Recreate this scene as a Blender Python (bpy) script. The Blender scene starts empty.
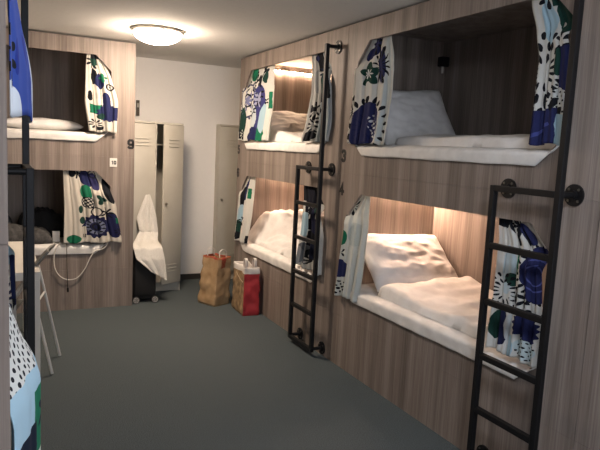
import bpy, bmesh, math, random
from mathutils import Vector, Matrix, Euler, noise
PI = math.pi
C = bpy.context.scene.collection
random.seed(7)

# ------------------------------------------------------------------ helpers
def lin(r, g, b):
    f = lambda c: (c/12.92 if c <= .04045 else ((c+.055)/1.055)**2.4)
    return (f(r/255), f(g/255), f(b/255), 1)

def link(name, bm, mat, parent=None, smooth=None):
    me = bpy.data.meshes.new(name)
    bmesh.ops.recalc_face_normals(bm, faces=bm.faces)
    bm.to_mesh(me); bm.free()
    for m in (mat if isinstance(mat, (list, tuple)) else [mat]):
        me.materials.append(m)
    if smooth is not None:
        for p in me.polygons: p.use_smooth = True
        if smooth > 0:
            me.set_sharp_from_angle(angle=math.radians(smooth))
    o = bpy.data.objects.new(name, me); C.objects.link(o)
    if parent: o.parent = parent
    return o

def tag(o, label, cat, group=None):
    o['label'] = label; o['category'] = cat
    if group: o['group'] = group
    return o

def thing(name, label, cat, loc=(0, 0, 0), rz=0, group=None):
    o = bpy.data.objects.new(name, None); C.objects.link(o)
    o.location = loc; o.rotation_euler = (0, 0, rz)
    o.empty_display_size = .1
    return tag(o, label, cat, group)

def structure(o):
    o['kind'] = 'structure'; return o

def copy_tree(o, parent=None):
    c = o.copy(); C.objects.link(c)
    if parent: c.parent = parent
    for ch in list(o.children): copy_tree(ch, c)
    return c

def box(bm, x0, x1, y0, y1, z0, z1, bev=0, M=None, seg=2):
    r = bmesh.ops.create_cube(bm, size=1)
    vs = r['verts']
    for v in vs:
        v.co = Vector(((x0+x1)/2+v.co.x*(x1-x0), (y0+y1)/2+v.co.y*(y1-y0), (z0+z1)/2+v.co.z*(z1-z0)))
    if bev:
        es = list({e for v in vs for e in v.link_edges})
        rr = bmesh.ops.bevel(bm, geom=es, offset=bev, segments=seg, affect='EDGES', profile=.5)
        vs = list({v for f in rr['faces'] for v in f.verts} | {v for v in vs if v.is_valid})
    if M: bmesh.ops.transform(bm, matrix=M, verts=vs)
    return vs

def newbox(*a, **k):
    bm = bmesh.new(); box(bm, *a, **k); return bm

def tube(bm, pts, r, n=10, cap=True):
    pts = [Vector(p) for p in pts]
    rings = []
    up = None
    for i, p in enumerate(pts):
        t = (pts[min(i+1, len(pts)-1)]-pts[max(i-1, 0)]).normalized()
        if up is None:
            up = Vector((0, 0, 1)) if abs(t.z) < .9 else Vector((1, 0, 0))
        s = t.cross(up).normalized(); up = s.cross(t).normalized()
        rad = r[i] if isinstance(r, (list, tuple)) else r
        rings.append([bm.verts.new(p+s*math.cos(a)*rad+up*math.sin(a)*rad)
                      for a in (2*PI*k/n for k in range(n))])
    for a, b in zip(rings, rings[1:]):
        for k in range(n):
            bm.faces.new((a[k], a[(k+1) % n], b[(k+1) % n], b[k]))
    if cap:
        bm.faces.new(rings[0][::-1]); bm.faces.new(rings[-1])

def smooth_pts(pts, n=8):
    pts = [Vector(p) for p in pts]; out = []
    for i in range(len(pts)-1):
        p0, p1, p2, p3 = pts[max(i-1, 0)], pts[i], pts[i+1], pts[min(i+2, len(pts)-1)]
        for k in range(n):
            t = k/n
            out.append(.5*((2*p1)+(p2-p0)*t+(2*p0-5*p1+4*p2-p3)*t*t+(3*p1-p0-3*p2+p3)*t**3))
    out.append(pts[-1]); return out

def disc(bm, c, axis, r, th, n=24):
    a = Vector(axis).normalized()
    c = Vector(c); tube(bm, [c-a*th/2, c+a*th/2], r, n)

def lathe(bm, prof, n=40, M=None):
    rings = []
    for r, z in prof:
        rings.append([bm.verts.new((r*math.cos(2*PI*k/n), r*math.sin(2*PI*k/n), z)) for k in range(n)])
    for a, b in zip(rings, rings[1:]):
        for k in range(n):
            bm.faces.new((a[k], a[(k+1) % n], b[(k+1) % n], b[k]))
    bm.faces.new(rings[0][::-1]); bm.faces.new(rings[-1])
    if M: bmesh.ops.transform(bm, matrix=M, verts=bm.verts)

def grid(bm, nu, nv, fn, uvfn=None, matfn=None):
    vs = [[bm.verts.new(fn(i/nu, j/nv)) for i in range(nu+1)] for j in range(nv+1)]
    uv = bm.loops.layers.uv.new('UVMap') if uvfn else None
    for j in range(nv):
        for i in range(nu):
            f = bm.faces.new((vs[j][i], vs[j][i+1], vs[j+1][i+1], vs[j+1][i]))
            if uv:
                for l, (a, b) in zip(f.loops, ((i, j), (i+1, j), (i+1, j+1), (i, j+1))):
                    l[uv].uv = uvfn(a/nu, b/nv)
            if matfn: f.material_index = matfn((i+.5)/nu, (j+.5)/nv)
    return vs

def solid(o, t, off=-1):
    m = o.modifiers.new('cloth', 'SOLIDIFY'); m.thickness = t; m.offset = off
    return o

def sstep(a, b, x):
    t = max(0, min(1, (x-a)/(b-a))); return t*t*(3-2*t)

# ------------------------------------------------------------------ materials
def mat(name, col, rough=.6, metal=0, spec=.5):
    m = bpy.data.materials.new(name); m.use_nodes = True
    b = m.node_tree.nodes['Principled BSDF']
    b.inputs['Base Color'].default_value = lin(*col)
    b.inputs['Roughness'].default_value = rough
    b.inputs['Metallic'].default_value = metal
    b.inputs['Specular IOR Level'].default_value = spec
    return m

def add_noise(m, scale, c0, c1, bump=0, stretch=(1, 1, 1), detail=4, p0=.3, p1=.7):
    nt = m.node_tree; N = nt.nodes; b = N['Principled BSDF']
    tc = N.new('ShaderNodeTexCoord'); mp = N.new('ShaderNodeMapping'); ns = N.new('ShaderNodeTexNoise')
    mp.inputs['Scale'].default_value = stretch
    ns.inputs['Scale'].default_value = scale; ns.inputs['Detail'].default_value = detail
    nt.links.new(tc.outputs['Object'], mp.inputs['Vector']); nt.links.new(mp.outputs['Vector'], ns.inputs['Vector'])
    cr = N.new('ShaderNodeValToRGB')
    cr.color_ramp.elements[0].position = p0; cr.color_ramp.elements[0].color = lin(*c0)
    cr.color_ramp.elements[1].position = p1; cr.color_ramp.elements[1].color = lin(*c1)
    nt.links.new(ns.outputs['Fac'], cr.inputs['Fac']); nt.links.new(cr.outputs['Color'], b.inputs['Base Color'])
    if bump:
        bp = N.new('ShaderNodeBump'); bp.inputs['Strength'].default_value = bump; bp.inputs['Distance'].default_value = .01
        nt.links.new(ns.outputs['Fac'], bp.inputs['Height']); nt.links.new(bp.outputs['Normal'], b.inputs['Normal'])
    return m

def wood_mat():
    m = mat('oak_laminate', (150, 132, 118), .5, 0, .35)
    nt = m.node_tree; N = nt.nodes; L = nt.links; b = N['Principled BSDF']
    tc = N.new('ShaderNodeTexCoord')
    def layer(sx, sz, scale, detail, dist=0):
        mp = N.new('ShaderNodeMapping'); mp.inputs['Scale'].default_value = (sx, sx, sz)
        ns = N.new('ShaderNodeTexNoise'); ns.inputs['Scale'].default_value = scale
        ns.inputs['Detail'].default_value = detail; ns.inputs['Distortion'].default_value = dist
        L.new(tc.outputs['Object'], mp.inputs['Vector']); L.new(mp.outputs['Vector'], ns.inputs['Vector'])
        return ns.outputs['Fac']
    broad = layer(7, .25, 1.6, 2, .3); fine = layer(55, .9, 2.0, 5, .4); pores = layer(160, 5, 1.5, 2)
    def mth(op, a, bb):
        n = N.new('ShaderNodeMath'); n.operation = op
        for i, v in enumerate((a, bb)):
            if isinstance(v, (int, float)): n.inputs[i].default_value = v
            else: L.new(v, n.inputs[i])
        return n.outputs[0]
    s = mth('ADD', mth('MULTIPLY', broad, .5), mth('ADD', mth('MULTIPLY', fine, .36), mth('MULTIPLY', pores, .14)))
    cr = N.new('ShaderNodeValToRGB'); e = cr.color_ramp.elements
    e[0].position = .34; e[0].color = lin(98, 88, 81)
    e[1].position = .68; e[1].color = lin(160, 149, 140)
    mid = e.new(.5); mid.color = lin(130, 118, 109)
    L.new(s, cr.inputs['Fac']); L.new(cr.outputs['Color'], b.inputs['Base Color'])
    bp = N.new('ShaderNodeBump'); bp.inputs['Strength'].default_value = .12; bp.inputs['Distance'].default_value = .004
    L.new(s, bp.inputs['Height']); L.new(bp.outputs['Normal'], b.inputs['Normal'])
    return m

def emit(name, col, strength):
    m = bpy.data.materials.new(name); m.use_nodes = True
    nt = m.node_tree; nt.nodes.clear()
    e = nt.nodes.new('ShaderNodeEmission'); o = nt.nodes.new('ShaderNodeOutputMaterial')
    e.inputs[0].default_value = lin(*col); e.inputs[1].default_value = strength
    nt.links.new(e.outputs[0], o.inputs[0]); return m

WOOD = wood_mat()
BLACK = mat('black_powder_coat', (14, 14, 16), .5, 0, .35)
BOLT = mat('steel_bolt', (120, 118, 112), .35, .9)
SHEET = add_noise(mat('white_cotton', (222, 220, 214), .85), 14, (214, 212, 207), (230, 228, 223), .25)
DUVET = add_noise(mat('white_duvet_cotton', (224, 222, 217), .9), 9, (214, 211, 206), (232, 230, 226), .5)
PILLOW = add_noise(mat('white_pillow_cotton', (226, 224, 220), .9), 11, (218, 216, 212), (232, 230, 227), .4)
CARPET = add_noise(mat('grey_carpet', (84, 88, 87), .95, 0, .1), 170, (66, 73, 75), (98, 106, 108), .9, detail=8)
WALLM = add_noise(mat('white_wall_paint', (238, 236, 232), .9, 0, .2), 30, (237, 235, 231), (239, 237, 233), .01)
CEIL = add_noise(mat('white_ceiling_paint', (232, 230, 226), .95, 0, .2), 40, (230, 228, 224), (234, 232, 228), .05)
LOCKER = add_noise(mat('beige_grey_locker_paint', (176, 171, 156), .45, 0, .4), 6, (184, 179, 166), (190, 186, 174))
LOCKIN = mat('locker_inner_paint', (120, 116, 106), .6)
STEEL = mat('brushed_steel', (150, 145, 135), .3, .9)
DARKTRIM = mat('dark_baseboard', (52, 50, 48), .6)
WHITEPL = add_noise(mat('white_desk_laminate', (214, 210, 200), .45), 5, (211, 207, 197), (217, 213, 203))
GREYPL = mat('grey_chair_plastic', (112, 112, 108), .5)
WHITEMET = mat('white_metal_tube', (196, 194, 188), .4)
BLACKFAB = add_noise(mat('black_suitcase_fabric', (20, 20, 21), .8), 220, (16, 16, 17), (30, 30, 31), .4)
RUBBER = mat('black_rubber', (18, 18, 18), .7)
TOWEL = add_noise(mat('white_terry', (226, 222, 213), .95), 120, (216, 212, 203), (232, 229, 221), .7)
DIGIT = mat('black_number_vinyl', (18, 17, 16), .5)
PLATE = mat('white_number_plate', (222, 218, 210), .4)
CABLEW = mat('white_cable', (216, 210, 200), .5)
LED = emit('warm_led', (255, 214, 186), 300)
LEDU = emit('warm_led_upper', (255, 214, 178), 130)
DOME = emit('lamp_glass_warm', (255, 230, 206), 34)
DOME2 = emit('lamp_glass_neutral', (238, 243, 255), 19)

class Pat:
    """printed cotton: motifs built from maths nodes on the cloth's own uv (metres)"""
    def __init__(s, name, base=(214, 214, 208)):
        s.m = bpy.data.materials.new(name); s.m.use_nodes = True
        s.N = s.m.node_tree.nodes; s.L = s.m.node_tree.links
        s.col = None; s.base = base
        uv = s.N.new('ShaderNodeUVMap'); uv.uv_map = 'UVMap'
        ns = s.N.new('ShaderNodeTexNoise'); ns.inputs['Scale'].default_value = 16; ns.inputs['Detail'].default_value = 2
        s.L.new(uv.outputs[0], ns.inputs['Vector'])
        a = s.N.new('ShaderNodeVectorMath'); a.operation = 'MULTIPLY_ADD'
        s.L.new(ns.outputs['Color'], a.inputs[0]); a.inputs[1].default_value = (.018, .018, 0)
        s.L.new(uv.outputs[0], a.inputs[2])
        sp = s.N.new('ShaderNodeSeparateXYZ'); s.L.new(a.outputs[0], sp.inputs[0])
        s.U = s.k('SUBTRACT', sp.outputs[0], .009); s.V = s.k('SUBTRACT', sp.outputs[1], .009)
        rgb = s.N.new('ShaderNodeRGB'); rgb.outputs[0].default_value = lin(*base); s.col = rgb.outputs[0]
    def k(s, op, a, b=None, c=None):
        n = s.N.new('ShaderNodeMath'); n.operation = op
        for i, v in enumerate((a, b, c)):
            if v is None: continue
            if isinstance(v, (int, float)): n.inputs[i].default_value = v
            else: s.L.new(v, n.inputs[i])
        return n.outputs[0]
    def local(s, cx, cy, rot=0):
        dx, dy = s.k('SUBTRACT', s.U, cx), s.k('SUBTRACT', s.V, cy)
        if rot:
            c, q = math.cos(rot), math.sin(rot)
            return (s.k('ADD', s.k('MULTIPLY', dx, c), s.k('MULTIPLY', dy, q)),
                    s.k('SUBTRACT', s.k('MULTIPLY', dy, c), s.k('MULTIPLY', dx, q)))
        return dx, dy
    def put(s, mask, col):
        n = s.N.new('ShaderNodeMix'); n.data_type = 'RGBA'
        s.L.new(mask, n.inputs[0]); s.L.new(s.col, n.inputs[6]); n.inputs[7].default_value = lin(*col)
        s.col = n.outputs[2]
    def rr(s, dx, dy, rx=1, ry=1):
        a = s.k('DIVIDE', dx, rx); b = s.k('DIVIDE', dy, ry)
        return s.k('SQRT', s.k('ADD', s.k('MULTIPLY', a, a), s.k('MULTIPLY', b, b)))
    def e(s, cx, cy, rx, ry, col, rot=0):
        dx, dy = s.local(cx, cy, rot); s.put(s.k('LESS_THAN', s.rr(dx, dy, rx, ry), 1), col)
    def r(s, cx, cy, w, h, col, rot=0):
        dx, dy = s.local(cx, cy, rot)
        s.put(s.k('MULTIPLY', s.k('LESS_THAN', s.k('ABSOLUTE', dx), w/2), s.k('LESS_THAN', s.k('ABSOLUTE', dy), h/2)), col)
    def f(s, cx, cy, R, n, col, d=.25, rot=0):
        dx, dy = s.local(cx, cy, rot); th = s.k('ARCTAN2', dy, dx)
        lim = s.k('MULTIPLY_ADD', s.k('COSINE', s.k('MULTIPLY', th, n)), R*d, R*(1-d))
        s.put(s.k('LESS_THAN', s.rr(dx, dy), lim), col)
    def t(s, cx, cy, r0, r1, n, duty, col, sy=1):
        dx, dy = s.local(cx, cy); th = s.k('ARCTAN2', dy, dx); rad = s.rr(dx, dy, 1, sy)
        fr = s.k('FRACT', s.k('MULTIPLY_ADD', th, n/(2*PI), 40))
        mid, hw = (r0+r1)/2, (r1-r0)/2
        a = s.k('DIVIDE', s.k('SUBTRACT', rad, mid), hw); b = s.k('DIVIDE', s.k('SUBTRACT', fr, .5), duty/2)
        q = s.k('ADD', s.k('MULTIPLY', a, a), s.k('MULTIPLY', b, b))
        s.put(s.k('LESS_THAN', q, 1), col)
    def o(s, cx, cy, r0, r1, col, sy=1):
        dx, dy = s.local(cx, cy); rad = s.rr(dx, dy, 1, sy)
        s.put(s.k('MULTIPLY', s.k('GREATER_THAN', rad, r0), s.k('LESS_THAN', rad, r1)), col)
    def d(s, cx, cy, rx, ry, p, col, size=.3):
        dx, dy = s.local(cx, cy, .5)
        fx = s.k('SUBTRACT', s.k('FRACT', s.k('ADD', s.k('DIVIDE', dx, p), 50)), .5)
        fy = s.k('SUBTRACT', s.k('FRACT', s.k('ADD', s.k('DIVIDE', dy, p), 50)), .5)
        s.put(s.k('MULTIPLY', s.k('LESS_THAN', s.rr(fx, fy), size), s.k('LESS_THAN', s.rr(dx, dy, rx, ry), 1)), col)
    def done(s):
        b = s.N['Principled BSDF']; out = s.N['Material Output']
        b.inputs['Roughness'].default_value = .85; b.inputs['Specular IOR Level'].default_value = .2
        s.L.new(s.col, b.inputs['Base Color'])
        tr = s.N.new('ShaderNodeBsdfTranslucent'); s.L.new(s.col, tr.inputs[0])
        mx = s.N.new('ShaderNodeMixShader'); mx.inputs[0].default_value = .2
        s.L.new(b.outputs[0], mx.inputs[1]); s.L.new(tr.outputs[0], mx.inputs[2]); s.L.new(mx.outputs[0], out.inputs[0])
        return s.m

# ------------------------------------------------------------------ room
XB, YB, H = .95, 6.95, 2.565
XL0, YF = -3.36, -.62
def slab(name, *a, m=WALLM): return structure(link(name, newbox(*a), m))
slab('floor', XL0-.1, XB+.1, YF-.1, YB+.1, -.1, 0, m=CARPET)
slab('ceiling', XL0-.1, XB+.1, YF-.1, YB+.1, H, H+.1, m=CEIL)
slab('wall_back', XL0-.1, XB+.1, YB, YB+.1, 0, H)
slab('wall_right', XB, XB+.1, YF, YB, 0, H)
slab('wall_left', XL0-.1, XL0, YF, YB, 0, H)
WX0, WX1, WZ0, WZ1 = -2.0, -.3, .95, 2.2
bm = bmesh.new()
for a in ((XL0-.1, WX0, 0, H), (WX1, XB+.1, 0, H), (WX0, WX1, 0, WZ0), (WX0, WX1, WZ1, H)):
    box(bm, a[0], a[1], YF-.1, YF, a[2], a[3])
structure(link('wall_front', bm, WALLM))
bm = bmesh.new()
for a in ((WX0, WX0+.06, WZ0, WZ1), (WX1-.06, WX1, WZ0, WZ1), (WX0, WX1, WZ0, WZ0+.06), (WX0, WX1, WZ1-.06, WZ1), ((WX0+WX1)/2-.03, (WX0+WX1)/2+.03, WZ0, WZ1)):
    box(bm, a[0], a[1], YF-.09, YF-.03, a[2], a[3], .004)
wn = structure(link('window_1', bm, WHITEMET))
structure(link('window_pane', newbox(WX0+.05, WX1-.05, YF-.066, YF-.06, WZ0+.05, WZ1-.05), emit('daylit_pane', (222, 230, 246), 1.45), wn))
slab('baseboard_back', -1.1, .9, YB-.014, YB, 0, .065, m=DARKTRIM)

# ------------------------------------------------------------------ bunk pods (local: x along the face, y into the pod, z up)
W, CH = 2.2, .138
OX0, OX1 = .154, 1.976
ZL0, ZL1, ZU0, ZU1 = .548, 1.3315, 1.613, 2.4055
ZTOP = 2.548
def front_panel(z0, z1, hole):
    """board with an eight-cornered opening"""
    bm = bmesh.new()
    g = .002
    a, b, c, d = hole
    inner = [(a+CH, c), (b-CH, c), (b, c+CH), (b, d-CH), (b-CH, d), (a+CH, d), (a, d-CH), (a, c+CH)]
    outer = [(a+CH, z0), (b-CH, z0), (W-g, c+CH), (W-g, d-CH), (b-CH, z1), (a+CH, z1), (g, d-CH), (g, c+CH)]
    corner = {1: (W-g, z0), 3: (W-g, z1), 5: (g, z1), 7: (g, z0)}
    fr = {}
    def v(x, z, y):
        k = (round(x, 5), round(z, 5), y)
        if k not in fr: fr[k] = bm.verts.new((x, y, z))
        return fr[k]
    for y in (0, .02):
        for i in range(8):
            j = (i+1) % 8
            poly = [inner[i], inner[j], outer[j]] + ([corner[i]] if i in corner else []) + [outer[i]]
            bm.faces.new([v(*p, y) for p in poly])
    for i in range(8):
        j = (i+1) % 8
        bm.faces.new([v(*inner[i], 0), v(*inner[j], 0), v(*inner[j], .02), v(*inner[i], .02)])
    ring = []
    for i in range(8):
        ring.append(outer[i])
        if i in corner: ring.append(corner[i])
    for i in range(len(ring)):
        p, q = ring[i], ring[(i+1) % len(ring)]
        bm.faces.new([v(*p, 0), v(*q, 0), v(*q, .02), v(*p, .02)])
    return bm

GLYPH = {'9': [[(-.6, -.75), (-.35, -1), (.35, -1), (.6, -.7), (.6, .7), (.35, 1), (-.35, 1), (-.6, .7), (-.6, .15), (-.35, -.12), (.3, -.12), (.6, .1)]],
         '6': [[(.6, .75), (.35, 1), (-.35, 1), (-.6, .7), (-.6, -.7), (-.35, -1), (.35, -1), (.6, -.7), (.6, -.15), (.35, .12), (-.3, .12), (-.6, -.1)]],
         '5': [[(.55, 1), (-.55, 1), (-.55, .15), (.3, .15), (.6, -.1), (.6, -.7), (.3, -1), (-.35, -1), (-.6, -.7)]],
         '3': [[(-.6, .7), (-.35, 1), (.35, 1), (.6, .7), (.6, .3), (.3, .04), (-.1, .04), (.3, .0), (.6, -.3), (.6, -.7), (.35, -1), (-.35, -1), (-.6, -.7)]],
         '4': [[(.25, -1.1), (.25, 1.1), (-.65, -.45), (.75, -.45)]],
         '1': [[(-.35, .6), (.1, 1), (.1, -1.1)]],
         '0': [[(0, 1), (-.4, 1), (-.6, .7), (-.6, -.7), (-.4, -1), (.4, -1), (.6, -.7), (.6, .7), (.4, 1), (0, 1)]]}
def digits(text, x, z, h, parent, y=-.0005, m=None, name='bed_number', wd=.23):
    for q, ch in enumerate(text):
        bm = bmesh.new()
        cx = x+(q-(len(text)-1)/2)*h*.66
        for path in GLYPH[ch]:
            P = [Vector((a*h*.37, b*h*.38)) for a, b in path]; hw = h*wd/2; rr = []
            for k, p in enumerate(P):
                t0 = (p-P[k-1]).normalized() if k else (P[1]-P[0]).normalized()
                t1 = (P[k+1]-p).normalized() if k < len(P)-1 else t0
                t = (t0+t1); t = t.normalized() if t.length > .3 else t0
                nn = Vector((-t.y, t.x)); sc = min(1.6, 1/max(.4, nn.dot(Vector((-t0.y, t0.x)))))
                if k in (0, len(P)-1): p = p+(t*hw*.6 if k else -t*hw*.6)
                rr.append([bm.verts.new((cx+(p+nn*hw*sc*sg).x, y-d, z+(p+nn*hw*sc*sg).y)) for sg, d in ((1, 0), (1, .002), (-1, .002), (-1, 0))])
            for a, b in zip(rr, rr[1:]):
                for k in range(4): bm.faces.new((a[k], a[(k+1) % 4], b[(k+1) % 4], b[k]))
            bm.faces.new(rr[0]); bm.faces.new(rr[-1][::-1])
        o = link(name, bm, m or DIGIT, parent)
    return o

def make_pod(label, loc, rz, lit=(), nums=(None, None), group='built-in double bunk units'):
    p = thing('bunk_unit', label, 'bunk bed', loc, rz, group)
    link('upper_front_panel', front_panel(1.4725, ZTOP, (OX0, OX1, ZU0, ZU1)), WOOD, p)
    link('lower_front_panel', front_panel(.3905, 1.4716, (OX0, OX1, ZL0, ZL1)), WOOD, p)
    link('kick_panel', newbox(.002, W-.002, 0, .02, 0, .3895), WOOD, p)
    for x in (.002, W-.022):
        link('side_panel', newbox(x, x+.02, .02, .9, 0, ZTOP), WOOD, p)
    link('back_panel', newbox(.002, W-.002, .9, .92, 0, ZTOP), WOOD, p)
    for z0, z1 in ((.42, .485), (1.445, 1.545)):
        link('bed_base', newbox(.022, W-.022, .0205, .9, z0, z1), WOOD, p)
    link('roof_panel', newbox(.022, W-.022, .021, .9, ZTOP-.022, ZTOP-.002), WOOD, p)
    for z in lit:                         # led strips along the head wall
        st = link('light_strip', newbox(.0222, .033, .28, .87, z+.003, z+.006), WHITEPL, p)
        for k in range(13):
            x = .30+.55*k/12
            link('diode', newbox(.0235, .0365, x-.007, x+.007, z-.007, z+.003), LEDU if z > 2 else LED, st)
    for t, z in zip(nums, (1.6, 1.352)):
        if t: digits(t, nums[2], z, .096, p)
    return p

def wall_lamp(p, x, y, z):
    bm = newbox(x-.03, x+.03, y-.05, y+.02, z, z+.075, .006)
    o = link('corner_bracket', bm, BLACK, p, 40)
    bm = bmesh.new(); tube(bm, [(x, y-.02, z+.002), (x, y-.02, z-.05)], .009, 10)
    link('pull_tip', bm, WHITEPL, o, 40)

R90 = -PI/2
LA, LB = (0, 6.10, 0), (0, 3.90, 0)
podA = make_pod('oak bunk unit on the right beside the two paper bags, lights in both beds',
                LA, R90, (2.467, 1.40), ('5', '6', .033))
podB = make_pod('nearest oak bunk unit on the right, upper bed dim, lower bed warmly lit',
                LB, R90, (1.40,), ('3', '4', .03))
wall_lamp(podB, .06, .86, 2.335)
YK = 5.933
podK = make_pod('oak bunk unit at the far left marked 9, unlit beds, desk before it', (-3.326, YK, 0), 0, (), ('9', None, 2.162))
bd = link('number_plate', newbox(1.968, 2.036, -.004, 0, 1.377, 1.46, .001), PLATE, podK)
digits('10', 2.004, 1.418, .036, bd, -.0045, name='plate_number', wd=.24)
XLF = -2.294
podL = make_pod('bunk unit at the left edge of the photo, seen edge-on behind the black ladder', (XLF, .95, 0), PI/2, (), (None, None))
podC = make_pod('bunk unit cut off by the right edge, only a strip of panel showing', (0, 1.70, 0), R90, (), (None, None))

# ------------------------------------------------------------------ ladders
def make_ladder(label, loc, rz):
    t = thing('bunk_ladder', label, 'ladder', loc, rz, 'black steel bunk ladders')
    q = .015; S, T, Y = 1.676, 2.066, -.10
    bm = newbox(T-q, T+q, Y-q, Y+q, .035, 2.425, .003); link('tall_pole', bm, BLACK, t)
    bm = newbox(S-q, S+q, Y-q, Y+q, .035, 1.503, .003); link('short_pole', bm, BLACK, t)
    for k in range(6):
        z = .05+.2876*k
        link('rung', newbox(S+q, T-q, Y-q, Y+q, z-.015, z+.015, .003), BLACK, t)
    for x, z in ((T, 2.41), (T, 1.488), (S, 1.488), (T, .06), (S, .06)):
        bm = bmesh.new(); tube(bm, [(x, Y+q, z), (x, -.008, z)], .0135, 14)
        disc(bm, (x, -.0045, z), (0, 1, 0), .05, .009, 28)
        disc(bm, (x, -.013, z), (0, 1, 0), .022, .012, 20)
        f = link('wall_flange', bm, BLACK, t, 35)
        for a in range(4):
            an = PI/4+a*PI/2
            bm = bmesh.new()
            disc(bm, (x+.036*math.cos(an), -.0105, z+.036*math.sin(an)), (0, 1, 0), .006, .004, 10)
            link('bolt', bm, BOLT, f)
    return t
make_ladder('black steel ladder bolted to the bunk unit beside the paper bags', LA, R90)
make_ladder('large black steel ladder on the nearest right bunk unit, before its patterned curtains', LB, R90)
make_ladder('black steel ladder seen edge-on at the left edge of the photo', (XLF, .95, 0), PI/2)

# ------------------------------------------------------------------ bedding
def n3(x, y, z=0): return noise.noise(Vector((x, y, z)))
def mattress(loc, rz, zt, label, seed=0, th=.135, group='mattresses in white sheets'):
    lipd = zt-(ZU0 if zt > 1 else ZL0)+.004
    t = thing('mattress', label, 'mattress', loc, rz, group)
    link('mattress_body', newbox(.05, W-.05, .03, .88, zt-th-.012, zt-.012, .03, seg=3), SHEET, t, 40)
    # white sheet: covers the top and laps over the lip of the opening
    xs0, xs1 = .175, 1.955
    prof = [(.87, -.006), (.6, 0), (.3, .002), (.12, .002), (.05, 0), (.018, -.006), (-.004, -.016), (-.012, -.03), (-.013, -.06), (-.012, -.1)]
    prof = smooth_pts([(a, b, 0) for a, b in prof], 4)
    def fn(u, v):
        x = xs0+(xs1-xs0)*u
        k = v*(len(prof)-1); i = min(int(k), len(prof)-2); p = prof[i].lerp(prof[i+1], k-i)
        y, dz = p.x, p.y
        edge = min(x-xs0, xs1-x)
        low = -(lipd - max(0, CH-.02-edge)*.85)
        low += .006*n3(x*5, seed, 1)
        dz = max(dz, low)
        dz += .005*n3(x*7, y*9, seed)*(1 if y > .02 else .3)
        y += (.006*n3(x*9, dz*12, seed+3)) if y < .03 else 0
        return (x, min(y, .875), zt+dz)
    bm = bmesh.new(); grid(bm, 90, 36, fn)
    solid(link('fitted_sheet', bm, SHEET, t, 0), .004, 0)
    return t

def pillow(loc, rz, M, w, h, th, label, seed=0, group='white pillows', wr=.012, flange=0):
    bm = bmesh.new(); n = 44
    def surf(sg):
        def fn(u, v):
            a, b = u*2-1, v*2-1
            x = w/2*a*(1-.07*(1-b*b)*abs(a)**3); y = h/2*b*(1-.07*(1-a*a)*abs(b)**3)
            z = th/2*((1-abs(a)**3.6)*(1-abs(b)**3.6))**.5
            e = max(abs(a), abs(b))
            k = (1-e**6)
            wv = n3(a*2.2+seed, b*3+seed, sg)*wr*1.5+n3(a*5+b*3+seed, b*6-a*2, sg+seed)*wr
            return M @ Vector((x+k*0, y, sg*(z+k*wv*.8)+.012*n3(a*1.5, b*1.5, seed+9)))
        return fn
    grid(bm, n, n, surf(1)); grid(bm, n, n, surf(-1))
    bmesh.ops.remove_doubles(bm, verts=bm.verts, dist=.0008)
    o = link('pillow', bm, PILLOW, None, 0)
    o.location = loc; o.rotation_euler = (0, 0, rz)
    return tag(o, label, 'pillow', group)

def duvet(loc, rz, zt, x0, x1, y0, y1, hf, label, group='white duvets', nu=110, nv=60, name='duvet', m=None):
    """closed bedding layer; hf(u,v) is the height over the mattress top"""
    bm = bmesh.new()
    def edge(u, v):
        d = min(u*(x1-x0), (1-u)*(x1-x0), v*(y1-y0), (1-v)*(y1-y0))
        return math.sqrt(max(0, 1-(1-min(1, d/.05))**2))
    def top(u, v):
        wob = .02*n3(u*5, v*5, x0)
        return (x0+(x1-x0)*u+wob*(.3), y0+(y1-y0)*v+.012*n3(u*9, 3, y0), zt+.005+hf(u, v)*edge(u, v))
    def bot(u, v):
        p = top(u, v); return (p[0], p[1], zt+.004)
    grid(bm, nu, nv, top); grid(bm, nu//4*4, nv, bot)
    bmesh.ops.remove_doubles(bm, verts=bm.verts, dist=.0012)
    o = link(name, bm, m or DUVET, None, 0); o.location = loc; o.rotation_euler = (0, 0, rz)
    return tag(o, label, name.replace('_', ' '), group)

ZML, ZMU = .632, 1.688
mattress(LB, R90, ZMU, 'white-sheeted mattress in the dim upper bed of the nearest right bunk', 1)
mattress(LB, R90, ZML, 'white-sheeted mattress in the warmly lit lower bed of the nearest right bunk', 2)
mattress(LA, R90, ZMU, 'white-sheeted mattress in the upper bed beyond the smaller ladder, under the row of lights', 3)
mattress(LA, R90, ZML, 'white-sheeted mattress in the lower bed just above the paper bags', 4)
mattress((-3.326, YK, 0), 0, ZMU, 'white-sheeted mattress in the upper bed of the bunk marked 9', 5)
mattress((-3.326, YK, 0), 0, ZML, 'white-sheeted mattress in the lower bed of the far left bunk, behind the desk', 6)

def PM(c, rx=0, ry=0, rz=0):
    return Matrix.Translation(c) @ Euler((rx, ry, rz), 'XYZ').to_matrix().to_4x4()
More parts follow.
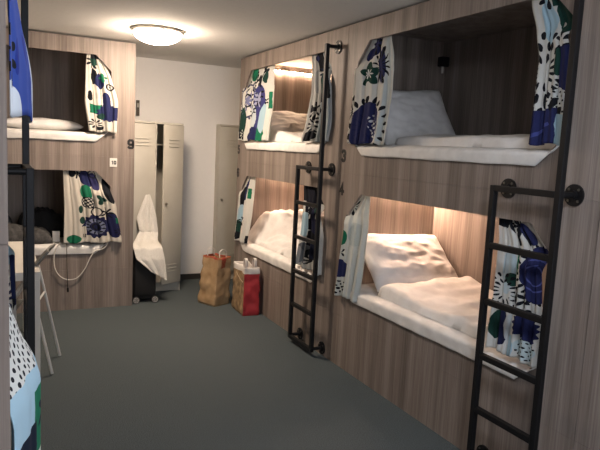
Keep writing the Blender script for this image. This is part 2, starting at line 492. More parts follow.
# local frame: pillow's own x -> width, y -> height, z -> thickness
def lean(c, ang, yaw=0, roll=0):
    """pillow standing across the bed: width along pod y, height leaning back to the head wall (-x)"""
    X = Vector((0, 1, 0)); Y = Vector((-math.cos(ang), 0, math.sin(ang))); Z = X.cross(Y)
    B = Matrix((X, Y, Z)).transposed().to_4x4()
    return Matrix.Translation(c) @ Matrix.Rotation(yaw, 4, 'Z') @ B @ Matrix.Rotation(roll, 4, 'Z')
pillow(LB, R90, lean((.285, .47, ZML+.195), math.radians(42), .06, -.05), .80, .52, .2, 'large crumpled white pillow propped in the warmly lit lower bed', 3, wr=.012)
pillow(LB, R90, lean((.24, .46, ZMU+.215), math.radians(62), -.05, .1), .66, .48, .17, 'white pillow propped upright in the dim upper bed', 8, wr=.012)
pillow(LA, R90, lean((.34, .5, ZMU+.165), math.radians(35), 0, .0), .72, .5, .2, 'white pillow under the row of small lights in the far upper bed', 12, wr=.014)
pillow((-3.326, YK, 0), 0, PM((1.40, .42, ZMU+.058), 0, 0, .0), .72, .45, .115, 'flattened white pillow lying in the upper bed of the bunk marked 9', 15, wr=.006)

def wr(s, amp, fx, fy):
    return lambda u, v: amp*n3(u*fx+s, v*fy+s*2, s)+.5*amp*n3(u*fx*2.3+v*fy, v*fy*2.1, s+5)
w1 = wr(3, .018, 7, 4)
duvet(LB, R90, ZML, .50, 2.12, .06, .86, lambda u, v: .062+.055*math.exp(-(u/.16)**2)*(.6+.4*v)+w1(u, v)+.012*n3(u*16, v*3, 7),
      'white duvet spread smoothly over the warmly lit lower bed')
w2 = wr(9, .012, 6, 4)
duvet(LB, R90, ZMU, .52, 2.1, .10, .86, lambda u, v: .062+.022*sstep(.1, .4, v)+w2(u, v),
      'white duvet folded flat along the dim upper bed')
def h3(u, v):
    b = .05+.29*sstep(-.05, .12, u)*sstep(.78, .55, u)*sstep(.02, .16+.34*sstep(0, .4, u), v)*(.88+.12*math.sin(u*9))
    b += .05*math.exp(-((u-.42)/.13)**2)*sstep(.2, .5, v)
    return b+.055*abs(n3(u*8+v*4, v*5-u*3, 4))+.03*abs(n3(u*14-v*7, v*10, 2))-.02
duvet(LA, R90, ZML, .045, 2.1, .07, .87, h3, 'rumpled white duvet heaped in the lower bed above the paper bags')
def h4(u, v):
    return .05+.06*math.exp(-((u-.1)/.2)**2)+.025*n3(u*6, v*5, 11)+.012*n3(u*14+v*4, v*9, 3)
duvet(LA, R90, ZMU, .58, 1.9, .05, .7, h4, 'white duvet bunched in the upper bed under the row of small lights')

# clothes on the lower bed of bunk nine
GREYFAB = add_noise(mat('grey_fleece', (72, 71, 70), .95), 40, (60, 59, 58), (84, 83, 82), .4)
JACKET = add_noise(mat('black_jacket_cloth', (19, 19, 20), .85), 30, (15, 15, 16), (26, 26, 28), .4)
K = (-3.326, YK, 0)
def heap(s, base, pk):
    return lambda u, v: max(.01, base+sum(a*math.exp(-((u-cu)/wu)**2-((v-cv)/wv)**2) for a, cu, wu, cv, wv in pk)
                            + .035*abs(n3(u*6+v*2+s, v*4, s))+.018*n3(u*13, v*9+u*5, s+2))
o = duvet(K, 0, ZML, .85, 1.47, .05, .42, heap(2, .06, [(.11, .3, .3, .5, .6), (.05, .75, .25, .5, .5)]), 'heap of rumpled grey clothing on the lower bed behind the desk', None, 60, 40, 'clothes_heap', GREYFAB)
o['category'] = 'clothes'
o = duvet(K, 0, ZML, 1.18, 1.62, .44, .80, heap(5, .16, [(.12, .5, .4, .4, .5)]), 'black jacket bundled up behind the grey clothing on the lower bed', None, 50, 40, 'bundled_jacket', JACKET)
o['category'] = 'jacket'
o = duvet(K, 0, ZML, .80, 1.15, .45, .80, heap(7, .15, [(.1, .5, .4, .4, .5)]), 'dark grey blanket folded at the back of the lower bed, left of the black jacket', None, 40, 30, 'folded_blanket', GREYFAB)
o['category'] = 'blanket'
bm = newbox(1.468, 1.534, .10, .135, ZML+.012, ZML+.115, .004)
o = link('small_box', bm, PLATE, None); o.location = K
tag(o, 'small white box standing upright on the lower bed beside the clothing', 'box')

# ------------------------------------------------------------------ curtains
NAVY, BLUE, GRN, BLK, LBL, DGR = (40, 45, 88), (50, 74, 150), (28, 112, 82), (24, 27, 34), (168, 198, 212), (32, 66, 58)
def curtain(loc, rz, rows, ztr, side, label, motifs, nf=4.5, amp=.017, base=(212, 212, 206), seed=0, ms=.86, out=-.034, hug=None):
    """rows: (z, xl, xr) from top to bottom; ztr: height under which the cloth comes out of the opening"""
    z0, z1 = rows[-1][0], rows[0][0]+.02
    Wm = sum(r[2]-r[1] for r in rows)/len(rows); Hm = z1-z0
    def wid(z):
        if z >= rows[0][0]: return rows[0][1:]
        for a, b in zip(rows, rows[1:]):
            if a[0] >= z >= b[0]:
                t = (a[0]-z)/(a[0]-b[0]); t = t*t*(3-2*t)*.6+t*.4
                return (a[1]+(b[1]-a[1])*t, a[2]+(b[2]-a[2])*t)
        return rows[-1][1:]
    def fn(u, v):
        z = z0+(z1-z0)*v
        a, b = wid(z)
        t = sstep(ztr+.02, ztr-.09, z)
        am = amp*(.45+.55*(1-v))
        if hug:                                   # cloth leaves the panel edge and swells out along its width
            y = .02-(.026-hug[1]*sstep(0, .75, u)*0)*t-hug[1]*sstep(0, .8, u)*sstep(hug[0]+.03, hug[0]-.25, z)
            am *= .35
        else:
            w_in = sstep(.1, .75, u if side == 'L' else 1-u)
            y_out = .034+(out-.034)*t; y_in = .040-.062*(1-v)
            y = y_out+(y_in-y_out)*w_in
        ph = 2*PI*nf*(u+.03*n3(u*3, v*2, seed))+seed
        y += am*math.sin(ph)*(.75 if t > .5 else .6)+.4*am*math.sin(2.3*ph+1+v*2)
        x = a+(b-a)*u+.006*math.cos(ph)
        return (x, y, z+.006*math.sin(ph*.5+seed)*(1-v))
    bm = bmesh.new()
    grid(bm, 84, 60, fn, lambda u, v: (u*Wm, v*Hm))
    P = Pat('printed_curtain_cotton', base)
    for mo in motifs:
        k, s, t = mo[0], mo[1]*Wm, mo[2]*Hm
        a = list(mo[3:]); nn = {'e': 2, 'r': 2, 'f': 1, 't': 2, 'o': 2, 'd': 3}[k]
        a[:nn] = [q*ms for q in a[:nn]]
        getattr(P, k)(s, t, *a)
    o = link('bunk_curtain', bm, P.done(), None, 0); solid(o, .0025, 0)
    o.location = loc; o.rotation_euler = (0, 0, rz)
    return tag(o, label, 'curtain', 'floral bunk curtains')

ZTU, ZTL = ZU1-CH, ZL1-CH
curtain(LB, R90, [(2.41, .25, .50), (2.26, .115, .56), (2.17, .165, .585), (2.02, .155, .61), (1.69, .10, .60)], ZTU, 'L',
  'patterned curtain with green flower and navy dome, left of the dim upper bed', [
  ('r', .86, .5, .10, .8, (200, 210, 212)), ('e', .42, .9, .07, .07, NAVY, .4), ('t', .42, .93, .02, .09, 7, .45, BLK), ('e', .3, .84, .06, .05, NAVY), ('e', .68, .72, .04, .15, NAVY), ('t', .66, .72, .02, .10, 12, .4, BLK, 1.6),
  ('f', .40, .65, .105, 5, DGR, .22, .3), ('f', .40, .65, .04, 7, (220, 222, 220), .5),
  ('e', .42, .16, .155, .2, NAVY), ('t', .42, .16, .19, .245, 22, .45, BLK), ('t', .42, .16, .06, .13, 16, .22, (30, 34, 84)),
  ('e', .05, .3, .04, .14, BLK), ('t', .06, .3, .01, .05, 9, .5, (214, 214, 208), 2), ('d', .62, .16, .05, .1, .035, (214, 216, 220), .3), ('r', .08, .06, .06, .05, BLK)], 3.6, seed=1)
curtain(LB, R90, [(2.41, 1.67, 1.884), (2.24, 1.735, 1.955), (2.11, 1.77, 1.99), (1.71, 1.79, 2.01)], ZTU, 'R',
  'patterned curtain with black petal fan and navy hem, right of the dim upper bed', [
  ('e', .42, .80, .04, .11, LBL), ('e', .88, .82, .055, .09, DGR), ('e', .76, .76, .012, .012, (214, 214, 208)), ('r', .82, .98, .10, .12, DGR), ('t', .5, .98, .02, .07, 6, .4, BLK),
  ('t', .22, .47, .04, .085, 15, .5, BLK), ('t', .22, .47, .095, .14, 20, .5, BLK), ('t', .22, .47, .15, .185, 26, .5, BLK), ('t', .85, .64, .02, .05, 6, .5, BLK),
  ('r', .86, .42, .07, .27, NAVY), ('e', .66, .52, .02, .06, DGR), ('e', .78, .26, .06, .07, (206, 210, 208)), ('d', .78, .27, .06, .09, .022, BLK, .22),
  ('r', .3, .09, .16, .19, NAVY), ('t', .2, .02, .15, .21, 20, .5, BLK), ('r', .86, .08, .08, .15, LBL), ('r', .3, .09, .12, .015, (70, 78, 140), .5)], 2.6, ms=1.05, seed=2)
curtain(LB, R90, [(1.335, .25, .36), (1.19, .11, .375), (1.10, .165, .385), (.78, .12, .39), (.56, .09, .375)], ZTL, 'L',
  'mostly white curtain with navy and green edge, left of the warmly lit lower bed', [
  ('t', .1, .84, .02, .08, 9, .5, BLK), ('e', .02, .56, .045, .07, GRN), ('e', .06, .27, .06, .08, NAVY), ('d', .04, .08, .08, .06, .03, BLK, .34), ('e', .22, .22, .03, .03, NAVY),
  ('e', .46, .6, .07, .1, (190, 198, 194)), ('t', .06, .42, .0, .04, 4, .4, BLK)], 2.8, amp=.02, base=(206, 210, 204), seed=3)
curtain(LB, R90, [(1.335, 1.60, 1.815), (1.2, 1.628, 1.953), (.91, 1.65, 1.985), (.655, 1.655, 1.985)], ZTL, 'R',
  'patterned curtain with navy shell shapes behind the large ladder', [
  ('e', .22, .6, .05, .16, (190, 206, 212)), ('e', .12, .95, .07, .05, BLK), ('f', .3, .93, .06, 5, BLK, .4), ('f', .55, .92, .08, 6, BLK, .4), ('e', .68, .88, .06, .07, NAVY), ('e', .6, .85, .016, .05, BLK), ('e', .44, .83, .016, .04, BLK),
  ('t', .86, .62, .14, .185, 26, .5, BLK), ('e', .86, .62, .135, .175, NAVY), ('o', .86, .62, .06, .068, (80, 88, 150)), ('o', .86, .62, .095, .104, (80, 88, 150)),
  ('e', .42, .68, .014, .09, GRN), ('e', .30, .54, .04, .045, DGR), ('t', .18, .44, .05, .085, 16, .5, BLK), ('t', .18, .44, .095, .125, 20, .5, BLK),
  ('r', .44, .42, .05, .16, BLK), ('t', .44, .42, .02, .06, 10, .5, (200, 204, 204)), ('f', .62, .42, .06, 5, BLK, .5),
  ('f', .72, .25, .115, 18, NAVY, .07), ('t', .9, .25, .11, .13, 14, .5, BLK), ('e', .1, .18, .04, .1, DGR), ('e', .24, .18, .04, .12, (30, 36, 70)), ('e', .36, .2, .035, .09, (196, 202, 204)),
  ('e', .74, .09, .09, .065, (190, 206, 208)), ('d', .74, .09, .09, .065, .024, BLK, .25), ('e', .44, .07, .03, .08, LBL)], 4.2, ms=.76, seed=4)
curtain(LA, R90, [(2.41, .22, .81), (2.26, .09, .83), (2.17, .165, .85), (2.01, .16, .88), (1.695, .11, .85)], ZTU, 'L',
  'wide patterned curtain in green, black and navy, left of the row of small lights', [
  ('e', .24, .92, .10, .06, GRN, -.5), ('f', .66, .93, .10, 5, BLK, .4), ('e', .72, .84, .06, .05, DGR), ('t', .3, .78, .05, .1, 10, .35, BLK), ('o', .5, .72, .05, .065, BLK, 1.3),
  ('o', .22, .55, .13, .145, (70, 74, 100), 1.1), ('f', .22, .55, .10, 7, (120, 124, 160), .35), ('o', .22, .55, .05, .065, BLK),
  ('e', .56, .42, .11, .24, (62, 64, 118)), ('f', .5, .55, .08, 6, (160, 164, 190), .3), ('e', .1, .25, .08, .14, DGR), ('r', .1, .08, .12, .09, BLK), ('t', .1, .08, .0, .05, 8, .5, (210, 210, 205)),
  ('e', .40, .28, .05, .15, (196, 206, 208)), ('e', .45, .05, .11, .09, NAVY), ('t', .38, .4, .02, .06, 9, .45, BLK), ('o', .36, .86, .04, .055, BLK), ('t', .5, .62, .07, .11, 13, .4, BLK), ('e', .52, .8, .03, .06, BLK, .5), ('t', .22, .55, .15, .18, 26, .4, (70, 74, 100)), ('f', .7, .09, .10, 5, GRN, .2), ('e', .7, .3, .05, .13, LBL), ('r', .9, .52, .05, .15, GRN), ('t', .78, .52, .02, .05, 8, .5, BLK)], 4.6, ms=1.08, seed=5)
curtain(LA, R90, [(2.41, 1.56, 1.84), (2.27, 1.60, 1.96), (2.09, 1.63, 2.03), (1.86, 1.60, 2.05), (1.70, 1.54, 2.02)], ZTU, 'R',
  'grey and black patterned curtain behind the top of the smaller ladder', [
  ('r', .8, .5, .16, 1.2, (150, 160, 165)), ('r', .52, .88, .16, .2, BLK), ('e', .34, .92, .05, .04, NAVY), ('e', .66, .64, .035, .12, DGR), ('e', .3, .66, .06, .12, (150, 156, 160)),
  ('r', .3, .36, .14, .04, BLK), ('t', .3, .34, .02, .09, 9, .5, BLK), ('t', .34, .18, .04, .10, 12, .5, BLK), ('o', .55, .34, .04, .055, BLK), ('o', .5, .16, .04, .055, BLK),
  ('r', .86, .56, .1, .18, BLK), ('e', .6, .47, .05, .05, BLK), ('e', .3, .06, .10, .05, BLK), ('t', .6, .76, .03, .08, 8, .5, (30, 40, 60))], 4.2, base=(182, 184, 182), seed=6)
curtain(LA, R90, [(1.335, .22, .44), (1.19, .09, .45), (1.10, .16, .455), (.93, .12, .46), (.63, .07, .42)], ZTL, 'L',
  'narrow white curtain with navy and green patches above the paper bags', [
  ('e', .42, .8, .05, .16, NAVY), ('e', .3, .66, .04, .12, BLK), ('r', .72, .72, .11, .12, GRN), ('e', .3, .38, .05, .14, LBL), ('e', .22, .2, .06, .1, DGR), ('e', .2, .08, .09, .05, BLK), ('t', .4, .3, .02, .06, 8, .5, BLK), ('r', .93, .06, .04, .1, BLK)], 3.0, seed=7)
curtain(LA, R90, [(1.335, 1.53, 1.80), (1.17, 1.56, 1.95), (.96, 1.57, 2.03), (.65, 1.54, 2.02)], ZTL, 'R',
  'black and navy patterned curtain behind the lower half of the smaller ladder', [
  ('r', .45, .9, .5, .2, BLK), ('e', .5, .7, .16, .2, (30, 32, 44)), ('t', .42, .68, .03, .075, 12, .5, (200, 202, 200)), ('e', .66, .55, .09, .13, (28, 32, 60)), ('e', .16, .5, .08, .12, LBL),
  ('e', .75, .76, .05, .08, DGR), ('e', .5, .36, .09, .09, BLK), ('t', .36, .34, .02, .07, 9, .5, BLK), ('e', .3, .17, .14, .10, (90, 96, 104)), ('e', .52, .15, .08, .08, BLK), ('t', .5, .1, .02, .06, 8, .5, (196, 198, 196)), ('e', .12, .12, .06, .09, (120, 128, 136)), ('e', .7, .25, .06, .1, (30, 36, 60))], 4.0, base=(196, 198, 194), seed=8)
curtain(K, 0, [(2.41, 1.765, 1.89), (2.22, 1.755, 1.966), (1.98, 1.745, 2.03), (1.70, 1.78, 2.02)], ZTU, 'R',
  'patterned curtain with green and navy patches in the upper bed of the bunk marked 9', [
  ('t', .3, .88, .02, .09, 8, .5, BLK), ('e', .34, .9, .06, .07, DGR), ('e', .5, .95, .08, .04, BLK), ('e', .3, .7, .04, .10, BLK), ('e', .52, .64, .05, .1, NAVY), ('r', .52, .46, .10, .07, (200, 196, 188)),
  ('r', .32, .29, .12, .11, GRN), ('f', .66, .68, .06, 4, GRN, .4), ('o', .85, .57, .03, .045, BLK), ('e', .85, .57, .014, .014, BLK), ('f', .72, .24, .115, 16, NAVY, .07), ('e', .66, .4, .03, .1, NAVY),
  ('t', .25, .1, .02, .07, 10, .55, BLK), ('e', .14, .45, .02, .06, BLK), ('e', .48, .2, .04, .04, DGR), ('r', .42, .05, .07, .04, BLK)], 3.4, base=(214, 210, 200), seed=9, ms=.74)
curtain(K, 0, [(1.335, 1.56, 1.90), (1.17, 1.565, 1.968), (.98, 1.57, 2.03), (.65, 1.56, 2.085)], ZTL, 'R',
  'patterned curtain with large navy flower in the lower bed behind the desk', [
  ('e', .2, .95, .05, .07, BLK), ('f', .34, .93, .08, 6, BLK, .4), ('e', .52, .92, .05, .09, BLK), ('e', .54, .86, .09, .1, NAVY), ('e', .7, .82, .06, .11, (50, 50, 92)), ('o', .72, .92, .04, .055, BLK),
  ('e', .46, .68, .075, .09, GRN), ('e', .46, .54, .08, .075, BLK), ('d', .46, .54, .07, .065, .032, (205, 200, 190), .36), ('f', .74, .58, .07, 3, DGR, .3), ('o', .6, .42, .05, .065, BLK),
  ('f', .56, .22, .155, 14, (30, 34, 70), .08), ('o', .56, .22, .06, .10, (120, 126, 150)), ('t', .56, .22, .06, .10, 12, .4, BLK), ('o', .56, .22, .028, .045, BLK),
  ('e', .88, .24, .08, .17, (34, 38, 78)), ('e', .95, .7, .06, .16, BLK), ('r', .98, .3, .05, .07, GRN), ('t', .97, .15, .01, .05, 8, .5, BLK), ('e', .16, .05, .07, .06, GRN),
  ('e', .3, .45, .025, .05, DGR), ('e', .32, .3, .03, .05, DGR), ('r', .34, .13, .06, .16, (196, 190, 178)), ('r', .33, .09, .012, .045, BLK), ('r', .37, .09, .012, .045, BLK), ('f', .8, .4, .08, 7, BLK, .4)], 4.6, base=(210, 204, 192), seed=10, ms=.74)
# left bunk unit, seen along its face
L = (XLF, .95, 0)
curtain(L, PI/2, [(2.41, .29, .42), (2.26, .16, .50), (2.0, .15, .55), (1.665, .135, .56)], ZTU, 'L',
  'blue patterned curtain hanging at the top left edge of the photo', [
  ('r', .5, .5, 1.2, .86, BLUE), ('e', .1, .0, .09, .06, (206, 212, 218)), ('e', .98, .2, .06, .22, (200, 208, 216)), ('e', .92, .33, .025, .06, BLK), ('e', .62, .30, .018, .018, (214, 218, 222)), ('e', .62, .24, .018, .022, (214, 218, 222)), ('t', .35, .25, .05, .12, 9, .4, (34, 52, 130)), ('t', .1, .14, .03, .06, 9, .5, BLK)], 2.2, amp=.010, hug=(1.98, .046), ms=1, seed=11)
curtain(L, PI/2, [(1.335, .29, .40), (1.2, .17, .46), (.9, .15, .52), (.655, .12, .56)], ZTL, 'L',
  'white, light blue and green curtain hanging at the bottom left edge of the photo', [
  ('d', .5, .80, .6, .14, .021, BLK, .27), ('r', .4, .58, .5, .17, LBL), ('r', .86, .53, .17, .16, GRN), ('f', .85, .54, .045, 5, (24, 34, 50), .5), ('r', .15, .4, .3, .2, (24, 34, 50)), ('f', .45, .45, .07, 5, (24, 34, 50), .5), ('e', .3, .06, .1, .08, (24, 34, 50))], 2.2, amp=.014, hug=(1.37, .055), ms=1, seed=12)
curtain(L, PI/2, [(1.335, 1.55, 1.83), (1.2, 1.58, 1.95), (.95, 1.56, 2.0), (.70, 1.52, 2.02)], ZTL, 'R',
  'dark-striped white curtain between the left ladder and the desk', [
  ('r', .4, .85, .5, .2, NAVY), ('r', .5, .66, .6, .12, LBL), ('t', .4, .4, .03, .09, 12, .5, (26, 34, 70)), ('t', .4, .4, .11, .16, 20, .5, (26, 34, 70)), ('e', .8, .45, .06, .14, (26, 34, 70)), ('t', .8, .2, .03, .09, 10, .5, BLK)], 3.0, amp=.016, out=-.04, seed=13)

# ------------------------------------------------------------------ lockers
def louvers(bm, x0, x1, z, y):
    for k in range(3):
        zz = z-k*.036
        box(bm, x0, x1, y-.008, y, zz, zz+.010, .003)
        box(bm, x0, x1, y-.0015, y, zz-.006, zz)
def door_mesh(w, z0, z1):
    bm = newbox(0, w, -.016, 0, z0, z1, .003)
    louvers(bm, w*.25, w*.75, z1-.16, -.016); louvers(bm, w*.25, w*.75, z0+.20, -.016)
    return bm
def locker(label, x0, y0, n, wcol, zt, swing, D=.48):
    """n columns from x0 rightwards; swing: opening angle of each door (hinge on its right)"""
    t = thing('metal_locker', label, 'locker', (x0, y0, 0), 0, 'beige metal lockers')
    w = n*wcol
    bm = bmesh.new()
    box(bm, 0, w, .02, D, .0, .09); box(bm, 0, w, 0, D, zt-.02, zt, .002); box(bm, 0, w, D-.015, D, .09, zt-.02)
    for k in range(n+1):
        x = k*wcol
        a, b = max(0, x-.012), min(w, x+.012)
        box(bm, a, b, 0, D-.015, .0, zt-.02)
    box(bm, 0, w, 0, D-.015, .09, .105)
    link('locker_body', bm, LOCKER, t)
    for k in range(n):
        link('inner_shelf', newbox(k*wcol+.013, (k+1)*wcol-.013, .03, D-.02, 1.60, 1.615), LOCKIN, t)
        dw = wcol-.012
        d = link('locker_door', door_mesh(dw, .11, zt-.025), LOCKER, t, 30)
        a = math.radians(swing[k])
        hx = (k+1)*wcol-.006
        d.location = (hx-dw*math.cos(a), -.001-dw*math.sin(a), 0); d.rotation_euler = (0, 0, a)
        bm = bmesh.new(); zl = .985
        disc(bm, (.04, -.021, zl), (0, 1, 0), .016, .012, 18); tube(bm, [(.04, -.026, zl), (.04, -.045, zl)], .007, 10)
        link('lock_knob', bm, STEEL, d, 35)
    return t
lk = locker('tall beige metal locker with one door ajar, white towel hanging on it', -1.105, 6.43, 2, .298, 1.845, (0, 30))
for ch in lk.children:                                   # lock of the shut door sits where the towel hangs
    if ch.name.startswith('locker_door') and abs(ch.rotation_euler.z) < .01:
        ch.children[0].location = (.165, 0, .07)
locker('beige metal locker in the corner behind the paper bags, doors shut', .035, 6.82, 2, .298, 1.88, (0, 0), .125)

# towel on the lock, over the suitcase
rowsT = [(6.382, 1.075, -.915, -.872), (6.375, 1.0, -.945, -.845), (6.368, .83, -1.01, -.80), (6.35, .68, -.98, -.785), (6.28, .585, -1.05, -.80),
         (6.1, .575, -1.10, -.81), (6.0, .555, -1.11, -.82), (5.975, .46, -1.09, -.80), (5.968, .36, -1.0, -.785), (5.965, .28, -.94, -.775)]
def tfn(u, v):
    k = v*(len(rowsT)-1); i = min(int(k), len(rowsT)-2); f = k-i
    y, z, a, b = (rowsT[i][j]+(rowsT[i+1][j]-rowsT[i][j])*f for j in range(4))
    amp = .016*sstep(0, .2, v)
    ph = u*PI*2.7+v*2+.8*n3(u*3, v*3, 6)
    skew = (.5-u)*.10*sstep(.75, 1, v)
    nx = amp*math.sin(ph)
    vert = 1 if (i < 3 or i > 6) else .3
    return (a+(b-a)*u, y-abs(nx)*vert-.008*n3(u*4, v*6, 3)*vert, z+skew+.010*n3(u*5, v*8, 1)+(0 if vert == 1 else .01*abs(math.sin(ph))))
bm = bmesh.new(); grid(bm, 50, 80, tfn)
o = solid(link('hanging_towel', bm, TOWEL, None, 0), .008, 0)
tag(o, 'white towel hanging from the locker lock and draped over the black suitcase', 'towel')

t = thing('suitcase', 'small black wheeled suitcase beneath the white towel', 'suitcase', (-.985, 6.17, 0))
link('shell', newbox(-.115, .115, -.16, .17, .03, .53, .03, seg=3), BLACKFAB, t, 40)
bm = bmesh.new(); tube(bm, smooth_pts([(-.06, 0, .528), (-.05, 0, .548), (.05, 0, .548), (.06, 0, .528)], 5), .008); link('carry_handle', bm, RUBBER, t, 40)
bm = newbox(-.105, .105, -.172, -.155, .08, .46, .008); link('front_pocket', bm, BLACKFAB, t, 40)
for x in (-.095, .095):
    for yy in (-.185, .15):
        bm = bmesh.new(); disc(bm, (x, yy, .036), (0, 1, 0) if yy < 0 else (1, 0, 0), .036, .024, 24)
        wv = link('wheel', bm, RUBBER, t, 35)
        if yy < 0:
            bm = bmesh.new()
            for k in range(6):
                a = k*PI/3
                tube(bm, [(x+.006*math.cos(a), yy-.0135, .036+.006*math.sin(a)), (x+.024*math.cos(a), yy-.0135, .036+.024*math.sin(a))], .003, 6)
            pr = [(x+.026*math.cos(k*PI/12), yy-.0135, .036+.026*math.sin(k*PI/12)) for k in range(25)]
            tube(bm, pr, .003, 6, cap=False); link('hubcap', bm, WHITEMET, wv, 35)

bm = newbox(-.917, -.88, YB-.022, YB, 1.915, 2.09, .003)
o = link('wall_switch', bm, mat('dark_bronze_plate', (62, 54, 44), .4, .3), None)
bm = newbox(-.911, -.886, YB-.027, YB-.021, 2.01, 2.055, .002); link('switch_key', bm, STEEL, o)
tag(o, 'dark upright switch plate on the back wall just above the tall locker', 'switch')

# ------------------------------------------------------------------ paper bags
def bag(loc, rz, w, d, h, seed, mats, label, matfn, taper=.06, lean=(0, 0), crumple=.012):
    """open paper bag: w along local x, d along local y; matfn(side, frac, height) -> slot"""
    t = thing('paper_bag', label, 'bag', loc, rz, 'paper shopping bags by the lockers')
    bm = bmesh.new()
    corners = [(-w/2, -d/2), (w/2, -d/2), (w/2, d/2), (-w/2, d/2)]; n = 14
    def per(u):
        k = u*4; i = int(k) % 4; f = k-int(k)
        a, b = corners[i], corners[(i+1) % 4]
        return a[0]+(b[0]-a[0])*f, a[1]+(b[1]-a[1])*f, i, f
    def fn(u, v):
        x, y, i, f = per(u % 1.0)
        k = 1-taper*v
        gus = (-.03*v*math.sin(PI*f)) if i in (1, 3) else 0       # gusset folds inwards
        nx = crumple*n3(x*11+seed, y*11, v*6)+crumple*.6*n3(x*23, y*21+seed, v*13)
        c = Vector((x, y)); L_ = c.length or 1
        s = k+nx/L_+gus/L_
        if v == 0: s = k*.98
        return (x*s+lean[0]*v, y*s+lean[1]*v, v*h+.006*n3(x*8, y*8, seed)*v)
    def mf(u, v):
        k = u*4; return matfn(int(k) % 4, k-int(k), v)
    vs = grid(bm, n*4, 22, fn, None, mf)
    bmesh.ops.remove_doubles(bm, verts=bm.verts, dist=.0006)
    base = [v for v in bm.verts if v.co.z < .0005]
    bmesh.ops.contextual_create(bm, geom=[e for e in bm.edges if all(q in base for q in e.verts)])
    o = link('bag_body', bm, mats, t, 0); solid(o, .0015, 0)
    return t, o
def strap(parent, pts, wd, m, axis=(1, 0, 0)):
    bm = bmesh.new(); p = smooth_pts(pts, 6); ax = Vector(axis)*wd/2
    r = []
    for q in p: r.append((bm.verts.new(q-ax), bm.verts.new(q+ax)))
    for a, b in zip(r, r[1:]): bm.faces.new((a[0], a[1], b[1], b[0]))
    return solid(link('handle', bm, m, parent, 0), .003, 0)
KRAFT = add_noise(mat('kraft_paper', (168, 138, 100), .8), 9, (150, 120, 84), (182, 152, 114), .5)
REDP = add_noise(mat('red_printed_paper', (186, 46, 52), .6), 8, (172, 40, 46), (196, 56, 60), .4)
WHITEP = add_noise(mat('white_paper', (220, 214, 206), .8), 8, (212, 206, 198), (226, 220, 212), .4)
RUST = add_noise(mat('rust_red_print', (150, 68, 44), .8), 20, (150, 96, 64), (150, 50, 36), .4, p0=.4, p1=.6)
PRINT = mat('photo_print_paper', (150, 124, 92), .7)
nt = PRINT.node_tree; N = nt.nodes
ns = N.new('ShaderNodeTexNoise'); ns.inputs['Scale'].default_value = 14; tc = N.new('ShaderNodeTexCoord')
nt.links.new(tc.outputs['Object'], ns.inputs['Vector'])
cr = N.new('ShaderNodeValToRGB'); els = cr.color_ramp.elements
els[0].position = .3; els[0].color = lin(108, 88, 62); els[1].position = .75; els[1].color = lin(196, 168, 128)
e2 = els.new(.52); e2.color = lin(150, 124, 92)
nt.links.new(ns.outputs['Fac'], cr.inputs['Fac']); nt.links.new(cr.outputs['Color'], N['Principled BSDF'].inputs['Base Color'])

a1 = math.radians(24)
t, b1 = bag((-.325, 5.80, 0), a1, .20, .25, .50, 3, [KRAFT, RUST],
  'brown kraft paper bag with rust-red print at its rim, nearest the back wall', 
  lambda s, f, v: 1 if v > .965 or (s == 0 and .25 < f < .62 and v > .78) else 0, .10, (.03, .0), .016)
for y in (-.09, .09):
    strap(t, [(-.045+.03, y, .49), (-.04+.03, y+.005, .55), (.0+.03, y, .575), (.04+.03, y-.005, .55), (.045+.03, y, .49)], .014, WHITEP, (0, 1, 0))
t, b2 = bag((-.118, 5.425, 0), math.radians(-3), .165, .36, .475, 8, [PRINT, REDP, WHITEP],
  'red and brown printed paper bag with white top and handles, against the bunk panel',
  lambda s, f, v: 2 if v > .86 else (1 if s in (0, 1) else 0), .07, (.0, .0), .012)
for x in (-.045, .045):
    strap(t, [(x, -.125, .45), (x, -.13, .53), (x, -.10, .555), (x, -.07, .53), (x, -.065, .45)], .028, WHITEP)
# printed swoosh and lettering blotches on the brown face
CREAM = mat('cream_ink', (216, 196, 164), .8); REDINK = mat('red_ink', (176, 60, 50), .8)
def decal(name, pts, w, m, par):
    bm = bmesh.new(); p = smooth_pts(pts, 5); r = []
    for q in p: r.append((bm.verts.new(q-Vector((0, 0, w/2))), bm.verts.new(q+Vector((0, 0, w/2)))))
    for a, b in zip(r, r[1:]): bm.faces.new((a[0], a[1], b[1], b[0]))
    return link(name, bm, m, par)
decal('printed_swoosh', [(-.089, -.165, .335), (-.0895, -.10, .345), (-.0895, -.03, .365), (-.089, .05, .395)], .014, CREAM, b2)

# ------------------------------------------------------------------ desk and chair
t = thing('desk', 'plain white desk in front of the far left bunk, behind the left ladder', 'desk', (-2.372, 4.77, 0))
hw, hl = .30, .632
link('desk_top', newbox(-hw, hw, -hl, hl, .705, .76, .003), WHITEPL, t)
for sx in (-1, 1):
    for sy in (-1, 1):
        x, y = sx*(hw-.034), sy*(hl-.034)
        link('leg', newbox(x-.032, x+.032, y-.032, y+.032, 0, .705, .002), WHITEPL, t)

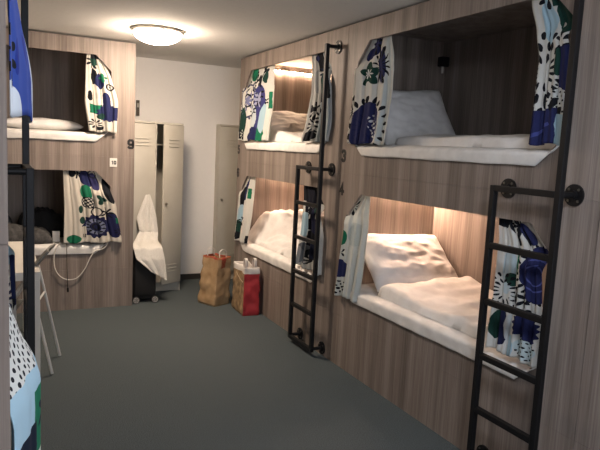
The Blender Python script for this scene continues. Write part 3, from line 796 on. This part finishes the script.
t = thing('folding_chair', 'white-legged folding chair with grey seat, pushed under the desk', 'chair', (-2.225, 4.52, 0), math.radians(-12.5))
hy = .17
for s in (-1, 1):
    bm = bmesh.new(); tube(bm, [(-.25, s*hy, .008), (-.03, s*hy, .44), (.125, s*hy, .70), (.165, s*hy, .76)], .010)
    link('back_upright', bm, WHITEMET, t, 40)
    bm = bmesh.new(); tube(bm, [(.28, s*(hy+.015), .008), (.15, s*(hy+.015), .62), (.13, s*(hy+.015), .705)], .010)
    link('rear_leg', bm, WHITEMET, t, 40)
bm = bmesh.new(); tube(bm, [(.175, -hy-.015, .50), (.175, hy+.015, .50)], .008); link('stretcher', bm, WHITEMET, t, 40)
bm = newbox(-.30, .04, -hy+.012, hy-.012, .435, .455, .008); link('seat', bm, GREYPL, t, 40)
def bk(u, v):
    y = -hy+.01+(2*hy-.02)*u
    return (.125+.10*v+.03*v*v-.02*math.cos((u-.5)*PI), y, .69+.17*v)
bm = bmesh.new(); grid(bm, 16, 8, bk); solid(link('backrest', bm, GREYPL, t, 0), .014, 0)

# cables on the bed edge
yc = YK-.022
bm = bmesh.new(); tube(bm, smooth_pts([(-1.80, yc, .655), (-1.835, yc, .60), (-1.855, yc-.004, .52), (-1.845, yc, .41), (-1.80, yc, .335), (-1.73, yc, .30), (-1.65, yc, .315), (-1.58, yc, .40), (-1.535, yc, .50), (-1.49, yc, .565), (-1.44, yc, .58), (-1.395, yc, .605), (-1.37, yc, .655)], 8), .005, 8)
tag(link('charging_cable', bm, CABLEW, None, 0), 'white cable hanging in a loop below the lower bed edge by the desk', 'cable')
bm = bmesh.new(); tube(bm, smooth_pts([(-1.745, yc-.012, .655), (-1.742, yc-.012, .45), (-1.735, yc-.012, .22)], 8), .003, 6)
o = link('thin_cord', bm, DIGIT, None, 0)
bm = bmesh.new(); tube(bm, [(-1.735, yc-.012, .225), (-1.732, yc-.012, .185)], [.007, .010], 10); link('plug', bm, DIGIT, o, 40)
tag(o, 'thin dark cord with a plug hanging straight inside the white cable loop', 'cord')

# ------------------------------------------------------------------ ceiling lamps
def ceiling_lamp(label, x, y, m):
    t = thing('ceiling_lamp', label, 'lamp', (x, y, H)); t.scale = (.93, .93, 1)
    bm = bmesh.new(); lathe(bm, [(.225, 0), (.232, -.006), (.232, -.02), (.222, -.026)], 48); link('lamp_rim', bm, STEEL, t, 35)
    prof = [(.214, -.024)]+[(.214*math.cos(a), -.026-.092*math.sin(a)) for a in (PI/2*k/10 for k in range(1, 10))]+[(.004, -.118)]
    bm = bmesh.new(); lathe(bm, prof, 48); link('glass_dome', bm, m, t, 0)
    for k in range(3):
        a = .5+k*2*PI/3
        bm = bmesh.new(); box(bm, .212, .236, -.012, .012, -.034, -.004, .003, Matrix.Rotation(a, 4, 'Z')); link('glass_clip', bm, STEEL, t, 35)
ceiling_lamp('glowing glass dome lamp on the ceiling', -1.10, 5.18, DOME)
ceiling_lamp('second dome lamp on the ceiling above the photographer', -1.15, .7, DOME2)

w = bpy.data.worlds.new('world'); bpy.context.scene.world = w; w.use_nodes = True
w.node_tree.nodes['Background'].inputs[0].default_value = (.5, .55, .6, 1); w.node_tree.nodes['Background'].inputs[1].default_value = .05

# ------------------------------------------------------------------ camera
cd = bpy.data.cameras.new('camera'); cam = bpy.data.objects.new('camera', cd); C.objects.link(cam)
cd.sensor_width = 36; cd.lens = 36*596.97/600; cd.clip_start = .02
r, u, f = Vector((.89314, -.4470245, .0496998)), Vector((.0120229, .134187, .9908831)), Vector((.4496181, .8843998, -.1252223))
Mx = Matrix((r, u, -f)).transposed().to_4x4(); Mx.translation = (-2.3052, 0, 1.63)
cam.matrix_world = Mx
bpy.context.scene.camera = cam
vs = bpy.context.scene.view_settings
vs.view_transform = 'Standard'; vs.look = 'None'; vs.gamma = 1; vs.use_curve_mapping = False
vs.exposure = 2
